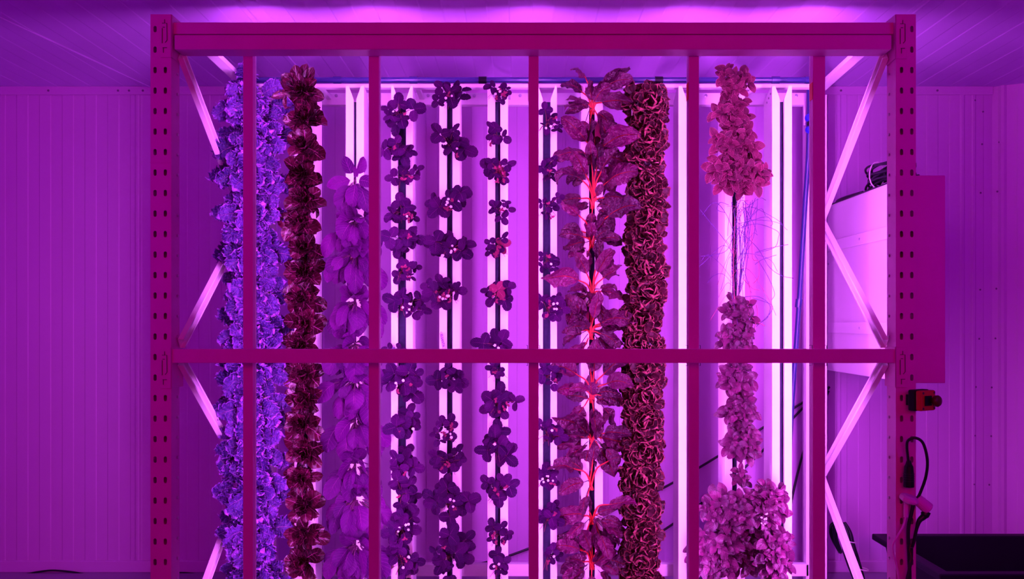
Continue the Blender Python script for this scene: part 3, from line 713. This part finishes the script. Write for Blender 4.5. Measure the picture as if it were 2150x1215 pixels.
# --- basil
def basil(px, py, seed, label, group, hw, hh, shoots, mat, ls=.045, tall=1., flow=0, spots=None, core=0.):
    rg = random.Random(seed); b = base_pt(min(max(px, 1535), 1551) if 1480 < px < 1610 else px, py)
    b = base_pt(1543, py+hh*.3)
    r = thing('basil_plant', b, label, 'basil', group)
    lv = MB(); st = MB(); fw = MB(); s = ZT/F*.96
    for q in range(shoots):
        if spots: dx, dy = spots[q % len(spots)]; dx = dx*hw+rg.uniform(-4, 4); dy = dy*hh+rg.uniform(-4, 4)
        else:
            a = q*2.39996+rg.uniform(-.3, .3); rad = math.sqrt((q+.5)/shoots)*.82; dx = math.cos(a)*rad*hw; dy = math.sin(a)*rad*hh
        rr = math.hypot(dx/hw, dy/hh)
        c = P(px+dx, py+dy, ZT-.05-.07*tall*(1-rr*rr)+rg.uniform(-.012, .012))
        st.tube(spline([b, (b+c)/2+np.array([0, -.01, .012]), c], 4), .0018, 5)
        ax = unit((c-b)*.6/np.linalg.norm(c-b)+A*.8+UP2*.25); e1 = unit(np.cross(ax, UPV)); e2 = np.cross(e1, ax)
        a0 = rg.uniform(0, 6.28)
        for lvl in range(3):
            for w in range(2 if lvl else 4):
                an = a0+lvl*PI/2+w*(PI if lvl else PI/2); rd = math.cos(an)*e1+math.sin(an)*e2
                th = (1.15, .75, .45)[lvl]; L = ls*(1.12, .92, .6)[lvl]*rg.uniform(.75, 1.25)
                d = unit(math.cos(th)*ax+math.sin(th)*rd); n_ = unit(math.sin(th)*ax-math.cos(th)*rd)
                leaf(lv, rg, c+ax*.006*lvl+d*.003, d, n_, L, L*rg.uniform(.55, .68), a=.85, b=.75, nv=8, nu=3, droop=rg.uniform(.3, .9), bend=rg.uniform(.4, 1.), cup=rg.uniform(-.12, .16), wave=.03, ruf=.01, rf=2)
    for q in range(flow):
        c = P(1602+rg.uniform(-9, 9), 1088+rg.uniform(-18, 16), ZT-.16+rg.uniform(0, .02)); flower(fw, c, A, .004, rg)
    Part(lv, 'leaves', mat, r, smooth=True); Part(st, 'stems', 'stem_red', r, smooth=True)
    if fw.n: Part(fw, 'flowers', 'petal', r)
g = 'basil plants on the tower near the right end'
basil(1541, 172, 5001, 'pale-edged basil sprig reaching above the pipe at the tower top', g, 34, 36, 9, 'basil_purple', .044, .5)
basil(1538, 236, 5002, 'pale-edged basil just below the topmost sprig', g, 38, 34, 10, 'basil_purple', .046, .6)
basil(1545, 300, 5003, 'pale-edged basil with a broad leaf reaching right, third on its tower', g, 52, 34, 13, 'basil_purple', .05, .7)
basil(1548, 365, 5004, 'widest pale-edged basil, just above the bare dried stems', g, 66, 44, 22, 'basil_purple', .052, .9)
basil(1552, 655, 5005, 'small-leaved basil right below the bare dried stems', g, 32, 36, 10, 'basil_leaf', .042, .6)
basil(1548, 715, 5006, 'basil at the middle beam of the rack', g, 40, 34, 13, 'basil_leaf', .043, .7)
basil(1546, 792, 5007, 'basil just below the middle beam', g, 34, 38, 12, 'basil_leaf', .044, .6)
basil(1552, 862, 5008, 'basil second below the middle beam', g, 36, 38, 12, 'basil_leaf', .045, .6)
basil(1556, 930, 5009, 'basil third below the middle beam with a bare gap under it', g, 38, 34, 12, 'basil_leaf', .046, .6)
basil(1554, 1000, 5010, 'tiny basil sprout above the big lower bush', g, 18, 18, 4, 'basil_leaf', .034, .4)
basil(1530, 1072, 5011, 'left upper part of the big lower basil bush', g, 66, 44, 22, 'basil_leaf', .048, 1.3)
basil(1606, 1062, 5012, 'right upper basil of the lower bush with tiny white flowers', g, 48, 56, 20, 'basil_leaf', .048, 1.3, flow=16)
basil(1500, 1160, 5013, 'basil spilling over the lower bush on its left side behind the light bar', g, 58, 60, 26, 'basil_leaf', .048, 1.7)
basil(1622, 1165, 5014, 'basil spilling down on the right side of the lower bush', g, 40, 66, 20, 'basil_leaf', .048, 1.5)
basil(1562, 1155, 5015, 'dark hollow lower middle basil of the big bush', g, 38, 52, 18, 'basil_leaf', .046, .4)

# --- dried stems and roots
rg = random.Random(77)
dr = thing('dried_plant', base_pt(1543, 520), 'leafless tangle of thin dried stems and roots in the gap between the basil plants', 'dried plant')
a_ = MB(); b_ = MB()
for q in range(46):
    x0 = 1543+rg.uniform(-6, 6); y0 = rg.uniform(430, 625); dx = rg.gauss(12, 34); dy = rg.uniform(-80, 60); Zq = ZT-rg.uniform(.02, .12)
    pts = spline([P(x0, y0, ZT+.012), P(x0+dx*.4+rg.uniform(-6, 6), y0-18+dy*.3, Zq), P(x0+dx, y0+dy, Zq-.01), P(x0+dx*1.25, y0+dy*1.2+rg.uniform(0, 30), Zq)], 5)
    (a_ if q % 4 else b_).tube(pts, .0010, 4)
for q in range(14):
    x0 = 1550+rg.uniform(0, 12); pts = spline([P(x0+q*2.6, 415+rg.uniform(0, 20), ZT-.05), P(x0+rg.uniform(0, 22), 500, ZT-.04), P(1556+rg.uniform(-4, 8), 560+rg.uniform(-20, 30), ZT-.03), P(1550, 622, ZT)], 5); a_.tube(pts, .0011, 4)
for L_ in ([(1545,500),(1525,450),(1500,425),(1473,452)], [(1540,610),(1536,560),(1532,520),(1470,440)], [(1548,460),(1530,520),(1500,535),(1472,538)],
           [(1548,480),(1590,470),(1632,485),(1634,500),(1625,520),(1585,532)], [(1548,480),(1590,520),(1615,560),(1640,578),(1666,584)], [(1585,535),(1612,580),(1626,615),(1620,630)],
           [(1550,470),(1580,462),(1610,455),(1622,468),(1618,475)], [(1548,625),(1590,622),(1616,640),(1612,665),(1600,675)], [(1580,625),(1620,640),(1615,660),(1588,685)],
           [(1585,530),(1620,520),(1655,513)], [(1530,430),(1512,425),(1506,440),(1522,446)], [(1585,555),(1600,545),(1630,535)]):
    pts = spline([P(x, y, ZT-.05-.004*k_) for k_, (x, y) in enumerate(L_)], 6); a_.tube(pts, .0012, 5)
for L_ in ([(1543,455),(1540,560),(1543,660)], [(1579,470),(1580,540),(1592,548),(1593,580),(1582,595)], [(1540,600),(1544,650),(1540,700),(1545,735)], [(1572,590),(1576,620),(1570,640),(1560,650)],
           [(1560,585),(1580,605),(1594,609)], [(1588,640),(1590,660),(1584,690)], [(1565,655),(1590,675),(1606,684)]):
    pts = spline([P(x, y, ZT-.085) for x, y in L_], 6); b_.tube(pts, .0015, 5)
Part(a_, 'stems', 'root_violet', dr, smooth=True); tag(Part(b_, 'pink_stems', 'root_pink', dr, smooth=True), 'pinkish stems')

# --- plant tags
def text_part(s, mat, root, loc, size, rot):
    cu = bpy.data.curves.new('lettering', 'FONT'); cu.body = s; cu.size = size; cu.extrude = .0003; cu.offset = .00035; cu.align_x = 'CENTER'; cu.align_y = 'CENTER'
    t = bpy.data.objects.new('lettering', cu); C.objects.link(t)
    dg = bpy.context.evaluated_depsgraph_get(); me = bpy.data.meshes.new_from_object(t.evaluated_get(dg)); bpy.data.objects.remove(t)
    o = bpy.data.objects.new('lettering', me); C.objects.link(o); me.materials.clear(); me.materials.append(MATS[mat]); o.parent = root; o.location = loc; o.rotation_euler = rot
def ptag(px, py, tilt, label, s, ln=.05):
    b = P(px, py, ZT-.012); r = thing('plant_tag', b, label, 'plant tag'); r.rotation_euler = (0, tilt, 0)
    m = MB(); w = .007
    m.extrude([(-w, -.052), (w, -.052), (w, .030), (0, .040), (-w, .030)], -.0008, .0008, axis=1); m.build('label_stake', 'tag_white', r)
    text_part(s, 'dark_mark', r, (0, -.0012, -.001), .0135, (PI/2, -PI/2+PI, 0))
ptag(929, 714, -.18, 'white plant tag with dark handwriting reading ELSANTA', 'ELSANTA')
ptag(828, 742, -.1, 'small white plant tag peeking over the middle beam, left strawberry tower', 'ELSANTA')

# ------------------------------------------------------------------ right-hand equipment
# large white cabinet behind the frame
cb = thing('equipment_cabinet', (1.74, 4.55, EYE-.255), 'large white steel cabinet behind the right diagonal braces, its long side lit bright', 'cabinet')
x0, x1, y0, y1, z0, z1 = 1.62, 1.84, 4.12, 5.02, EYE-.255, EYE+.607
part_box('body', 'cabinet_white', cb, (x0, y0, z0), (x1, y1, z1), .004)
for hz in (.39, -.03):
    part_box('side_rail', 'cabinet_white', cb, (x0-.012, y0, EYE+hz-.028), (x0-.0005, y1, EYE+hz+.028), .003)
for (yy, hz) in ((4.5, .39), (4.85, .39), (4.5, -.03), (4.95, .46), (4.95, .30)):
    m = MB(); m.lathe(np.array([x0-.012, yy, EYE+hz]), (-1, 0, 0), [(.006, 0), (.005, .003)], 8); Part(m, 'screw', 'steel', cb)
part_box('top_lip', 'black_rubber', cb, (x0-.003, y0, z1), (x1, y1, z1+.004), 0)
part_box('door_frame', 'cabinet_white', cb, (x0+.01, y0-.012, z0+.02), (x1-.01, y0-.001, z1-.02), .003)
m = MB()
for xx in (x0+.03, x1-.05): m.box((xx, y1, EYE-.1), (xx+.03, ZW-.004, EYE+.5))
Part(m, 'wall_bracket', 'cabinet_white', cb)
# cable coil on top of it
def bundle(mb, path, n, rad, r, seed, k=6):
    rg = random.Random(seed); p = spline(path, 8); T = np.gradient(p, axis=0); T /= np.linalg.norm(T, axis=1)[:, None]
    env = np.array([.45+.55*abs(math.sin(PI*t*1.0)) for t in np.linspace(0, 1, len(p))])
    for q in range(n):
        a = rg.uniform(0, 6.28); rr = math.sqrt(rg.random())*rad; off = []
        for i in range(len(p)):
            u = unit(np.cross(T[i], (.3, 1, .2))); w = np.cross(T[i], u); aa = a+i*.04
            off.append(p[i]+env[i]*rr*(math.cos(aa)*u+math.sin(aa)*w))
        mb.tube(off, r, k)
cc = thing('cable_coil', (1.72, 4.4, EYE+.612), 'black coil of cable lying on top of the white cabinet', 'cable')
m = MB(); rg = random.Random(5)
for q in range(16):
    rx, ry = rg.uniform(.05, .085), rg.uniform(.17, .23); zc = EYE+.64+.0065*q*.8; a = np.linspace(0, 2*PI, 36)
    pts = np.stack([1.725+rx*np.cos(a)+rg.uniform(-.006, .006), 4.42+ry*np.sin(a)+rg.uniform(-.01, .01), zc+.012*np.sin(2*a+q)+.0*a], 1); m.tube(pts, .0055, 6)
m.tube(spline([(1.66, 4.6, EYE+.625), (1.635, 4.75, EYE+.622), (1.64, 4.9, EYE+.622), (1.66, 4.98, EYE+.622)], 6), .007, 6)
Part(m, 'coils', 'black_rubber', cc, smooth=True)
m = MB(); a = np.linspace(0, 2*PI, 14)
m.tube(np.stack([1.66+.035*np.cos(a), 4.42+0*a, EYE+.68+.06*np.sin(a)], 1), .003, 6); Part(m, 'cable_tie', 'white_plastic', cc)
# grey control box beside the right upright
ZC = 3.66
cr = thing('control_box', (X(1950, ZC), ZC, EYE-.237), 'flat grey control box mounted beside the right rack upright', 'control box')
part_box('housing', 'rack_paint', cr, (UR1+.002, ZC+.02, H(803, ZC)), (X(1990, ZC), ZC+.16, H(372, ZC)), .003)
part_box('door', 'rack_paint', cr, (UR1+.002, ZC, H(804, ZC)), (X(1985, ZC), ZC+.019, H(368, ZC)), .003)
m = MB(); m.lathe(np.array([X(1990, ZC), ZC+.04, H(715, ZC)]), (1, 0, 0), [(.008, 0), (.008, .006), (.005, .008)], 10); Part(m, 'lock', 'steel', cr)
part_box('mounting_plate', 'rack_paint', cr, (UR0+.01, ZC+.072, H(600, ZC)), (UR1+.03, ZC+.078, H(450, ZC)), .001)
# emergency stop
es = thing('emergency_stop', (X(1914, Z0), Z0-.002, H(838, Z0)), 'orange emergency stop box with a dark red mushroom button on the right upright', 'emergency stop')
es.rotation_euler = (0, 0, math.radians(32))
def lp(name, mat, a, b, bevel=.003, root=es):
    m = MB(); m.box(a, b); return m.build(name, mat, root, bevel=bevel)
lp('base', 'black_plastic', (-.042, -.045, -.040), (.046, -.012, .040), .006)
lp('cover', 'orange_plastic', (-.043, -.072, -.038), (.044, -.046, .038), .006)
lp('button_plate', 'black_plastic', (-.026, -.076, -.019), (.016, -.0725, .019), .002)
m = MB(); m.lathe(np.array([.012, -.076, 0]), (0, -1, 0), [(.010, 0), (.010, .012), (.021, .016), (.022, .026), (.018, .032), (.006, .034)], 24); m.build('button', 'red_plastic', es, smooth=True)
for sx in (-.033, .033):
    for sz in (-.029, .029):
        m = MB(); m.lathe(np.array([sx, -.0725, sz]), (0, -1, 0), [(.0045, 0), (.0045, .0015)], 10); m.build('screw', 'dark_mark', es)
m = MB(); m.box((-.03, -.012, -.02), (.02, .004, .02)); m.build('bracket', 'black_plastic', es)
# plugs and cables on the right upright
def wire(name, label, pts, r, mat, cat='cable'):
    m = MB(); p = spline([P(x, y, z) for x, y, z in pts], 7); m.tube(p, r, 10)
    o = m.build(name, mat, smooth=True, origin=p[0]); return tag(o, label, cat)
pl = thing('black_plug', P(1908, 1022, Z0-.03), 'black cable coupler hanging on the lower right upright', 'plug')
m = MB(); c = P(1908, 1022, Z0-.028)
m.lathe(c, (0, 0, 1), [(.019, 0), (.020, .004), (.019, .05), (.0165, .078), (.012, .086), (.008, .10)], 14); Part(m, 'body', 'black_plastic', pl, smooth=False)
for q in range(4):
    m = MB(); m.lathe(c+np.array([0, 0, .022+.009*q]), (0, 0, 1), [(.0205, 0), (.0205, .003)], 14); Part(m, 'grip_ring', 'black_rubber', pl)
m = MB(); p = spline([P(x, y, z) for x, y, z in [(1909, 980, 3.61), (1904, 940, 3.60), (1907, 924, 3.59), (1922, 919, 3.58), (1938, 930, 3.58), (1947, 965, 3.58), (1944, 1000, 3.59), (1933, 1032, 3.60), (1926, 1046, 3.61)]], 7); m.tube(p, .0055, 10)
Part(m, 'cord', 'black_rubber', pl, smooth=True)
wp = thing('white_plug', P(1930, 1050, Z0-.03), 'pale pinkish plug and socket hanging below the black coupler', 'plug')
m = MB(); c = P(1902, 1044, Z0-.03)
m.lathe(c+np.array([.012, 0, -.006]), (.25, -.25, 1), [(.026, -.012), (.036, -.006), (.038, .002), (.034, .010), (.02, .014)], 9); Part(m, 'cover_flap', 'white_plastic', wp, bevel=.002)
m = MB(); m.lathe(P(1924, 1046, Z0-.03), (.72, 0, -.62), [(.015, 0), (.021, .006), (.023, .045), (.024, .058), (.020, .062)], 18); Part(m, 'socket', 'white_plastic', wp)
m = MB(); m.tube(spline([P(x, y, Z0-.022) for x, y in [(1903, 1050), (1902, 1070), (1902, 1085)]], 4), .009, 10); Part(m, 'sleeve', 'white_plastic', wp)
m = MB(); q0 = P(1948, 1076, Z0-.03)
m.tube(spline([q0+np.array([-.004, 0, .006]), P(1940, 1083, Z0-.03), P(1930, 1093, Z0-.03), P(1924, 1112, Z0-.028), P(1919, 1135, Z0-.022), P(1915, 1148, Z0-.015)], 6), [.016]*6+list(np.linspace(.013, .0062, 12))+[.0062]*13, 12)
Part(m, 'rubber_boot', 'black_rubber', wp, smooth=True)
wire('power_cable', 'black power cable running straight down the right upright to the floor', [(1918, 1056, 3.61), (1913, 1080, 3.612), (1907, 1110, 3.615), (1908, 1160, 3.618), (1910, 1215, 3.618), (1908, 1300, 3.618), (1906, 1410, 3.62)], .0068, 'black_rubber')
wire('power_cable', 'second black cable branching left near the bottom of the right upright', [(1914, 1150, 3.605), (1913, 1175, 3.604), (1908, 1200, 3.602), (1903, 1230, 3.602), (1900, 1320, 3.602), (1898, 1410, 3.61)], .006, 'black_rubber')
wire('red_wire', 'thin bare red wire strands beside the black cable', [(1912, 1142, 3.598), (1910, 1155, 3.598), (1914, 1168, 3.598), (1911, 1180, 3.598)], .0022, 'red_plastic')
wire('pale_cable', 'pale pinkish cable curving left across the lower right upright', [(1902, 1082, 3.612), (1896, 1105, 3.60), (1882, 1128, 3.59), (1874, 1145, 3.59), (1876, 1165, 3.60), (1883, 1190, 3.61), (1887, 1225, 3.62), (1888, 1320, 3.62), (1890, 1410, 3.62)], .0036, 'white_plastic')
# hanging cable bundle behind lower brace
bn = thing('cable_bundle', P(1775, 1200, 4.75), 'black hanging bundle of cable bound with pale ties beside the black tub', 'cable')
m = MB(); bundle(m, [P(1812, 1330, 4.72), P(1806, 1235, 4.72), P(1790, 1180, 4.72), P(1781, 1150, 4.72), P(1776, 1120, 4.74), P(1768, 1098, 4.76)], 26, .035, .0045, 8); 
bundle(m, [P(1768, 1098, 4.76), P(1752, 1105, 4.80), P(1752, 1125, 4.82), P(1766, 1160, 4.82)], 14, .022, .0045, 9)
Part(m, 'loops', 'black_rubber', bn, smooth=True)
for (x, y, w) in ((1788, 1135, .030), (1812, 1193, .034)):
    c = P(x-4, y, 4.72); a = np.linspace(0, 2*PI, 16); m = MB()
    m.tube(np.stack([c[0]+w*np.cos(a), c[1]+w*np.sin(a), c[2]-.006*np.cos(a)], 1), .0028, 6); Part(m, 'cable_tie', 'white_plastic', bn)
# black tub
tb = thing('plastic_tub', (2.35, 4.45, 0), 'big black open plastic tub on the floor at the right', 'tub')
def tub():
    m = MB(); zr = EYE-1.06; x0, x1, y0, y1 = 1.765, 2.86, 4.0, 4.77; t = .05
    def ring(dx, z): return [(x0+dx, y0+dx, z), (x1-dx, y0+dx, z), (x1-dx, y1-dx, z), (x0+dx, y1-dx, z)]
    rs = [ring(.085, .0), ring(.045, zr-.03), ring(.0, zr-.03), ring(0, zr), ring(.055, zr), ring(.095, .015)]
    v = [p for r_ in rs for p in r_]; f = []
    for i in range(len(rs)-1):
        for j in range(4): f.append((i*4+j, i*4+(j+1) % 4, (i+1)*4+(j+1) % 4, (i+1)*4+j))
    f += [(3, 2, 1, 0), (20, 21, 22, 23)]; m.add(v, f); Part(m, 'basin', 'black_plastic', tb, bevel=.006)
tub()
# hose by the rightmost bar
hs = thing('water_hose', P(1690, 300, 4.3), 'dark blue hose with a blue valve running down beside the rightmost tower', 'hose')
zh = 4.36
m = MB(); m.tube(spline([P(1699, 262, zh), P(1697, 330, zh), P(1691, 420, zh), P(1685, 520, zh), P(1679, 620, zh), P(1672, 720, zh), P(1666, 800, zh), P(1660, 900, zh), P(1655, 1040, zh), P(1652, 1300, zh)], 5), .0115, 12)
Part(m, 'hose', 'pipe_blue', hs, smooth=True)
m = MB(); m.tube([P(1678, 628, zh), P(1676, 645, zh)], .0155, 12); Part(m, 'coupling', 'pipe_blue', hs); m = MB(); m.tube([P(1699, 172, 4.245), P(1700, 190, 4.27), P(1700, 240, zh), P(1699, 270, zh)], .014, 12); Part(m, 'coupling', 'pipe_blue', hs)
m = MB(); m.lathe(P(1699, 247, zh-.01), (0, -1, 0), [(.018, -.01), (.02, 0), (.016, .014)], 16); m.lathe(P(1699, 272, zh-.01), (0, -1, 0), [(.016, -.01), (.018, 0), (.012, .012)], 16); Part(m, 'valve', 'valve_blue', hs)
m = MB(); m.lathe(P(1699, 259, zh-.02), (0, -1, 0), [(.008, -.01), (.010, .01)], 10); Part(m, 'valve_stem', 'black_plastic', hs)
# cables on the back wall
ZQ = ZW-.022
def wallwire(name, label, pts, r=.0065):
    m = MB(); p = spline([P(x, y, ZQ) for x, y in pts], 5); m.tube(p, r, 8); return tag(m.build(name, 'black_rubber', smooth=True, origin=p[0]), label, 'cable')
wallwire('wall_cable', 'upper black cable slanting down left along the back wall behind the towers', [(1740, 815), (1690, 842), (1590, 905), (1500, 962), (1400, 1020), (1300, 1065), (1180, 1122), (1070, 1166), (1000, 1185)])
wallwire('wall_cable', 'lower black cable slanting down left behind the basil and frilly lettuce', [(1742, 812), (1690, 852), (1595, 952), (1500, 1035), (1390, 1115), (1300, 1165), (1200, 1190)])
wallwire('wall_cable', 'short steep black cable on the back wall right of the rightmost tower', [(1740, 820), (1700, 910), (1682, 965), (1664, 1040), (1655, 1100), (1650, 1190)])
# floor cable at left
ZF = ZW-.03
m = MB(); p = spline([P(x, y, ZF) for x, y in [(-60, 1203), (0, 1207), (50, 1205), (80, 1200), (110, 1197), (150, 1200), (190, 1206), (240, 1206), (300, 1206), (380, 1202), (430, 1206), (520, 1207)]], 6); m.tube(p, .005, 8)
tag(m.build('floor_cable', 'black_rubber', smooth=True, origin=p[0]), 'black cable lying along the foot of the back wall at left', 'cable')

# ------------------------------------------------------------------ lights
def area(name, loc, rot, sx, sy, power, col, spread=180):
    l = bpy.data.lights.new(name, 'AREA'); l.shape = 'RECTANGLE'; l.size = sx; l.size_y = sy; l.energy = power; l.color = col
    l.spread = math.radians(spread)
    o = bpy.data.objects.new(name, l); C.objects.link(o); o.location = loc; o.rotation_euler = rot; return o
area('red_grow_lamp', (0, -1.0, 2.0), (math.radians(83), 0, 0), 4.0, 1.2, 70, (1., 0., .22))
area('blue_fill_left', (-2.7, 1.6, 1.9), (math.radians(104), 0, math.radians(16)), .5, 1.2, 17, (.22, 0., 1.))  # unseen fill light, added to turn the left wall and ceiling bluer
area('blue_fill_right', (2.9, 1.6, 1.9), (math.radians(104), 0, math.radians(-16)), .5, 1.2, 17, (.22, 0., 1.))  # matching added fill for the right side, no visible fixture
w = bpy.data.worlds.new('world'); bpy.context.scene.world = w; w.use_nodes = True
w.node_tree.nodes['Background'].inputs[0].default_value = (.30, .0, .9, 1); w.node_tree.nodes['Background'].inputs[1].default_value = .06
vs = bpy.context.scene.view_settings
vs.view_transform = 'Standard'; vs.look = 'None'; vs.gamma = 1; vs.exposure = 0.; vs.use_curve_mapping = False
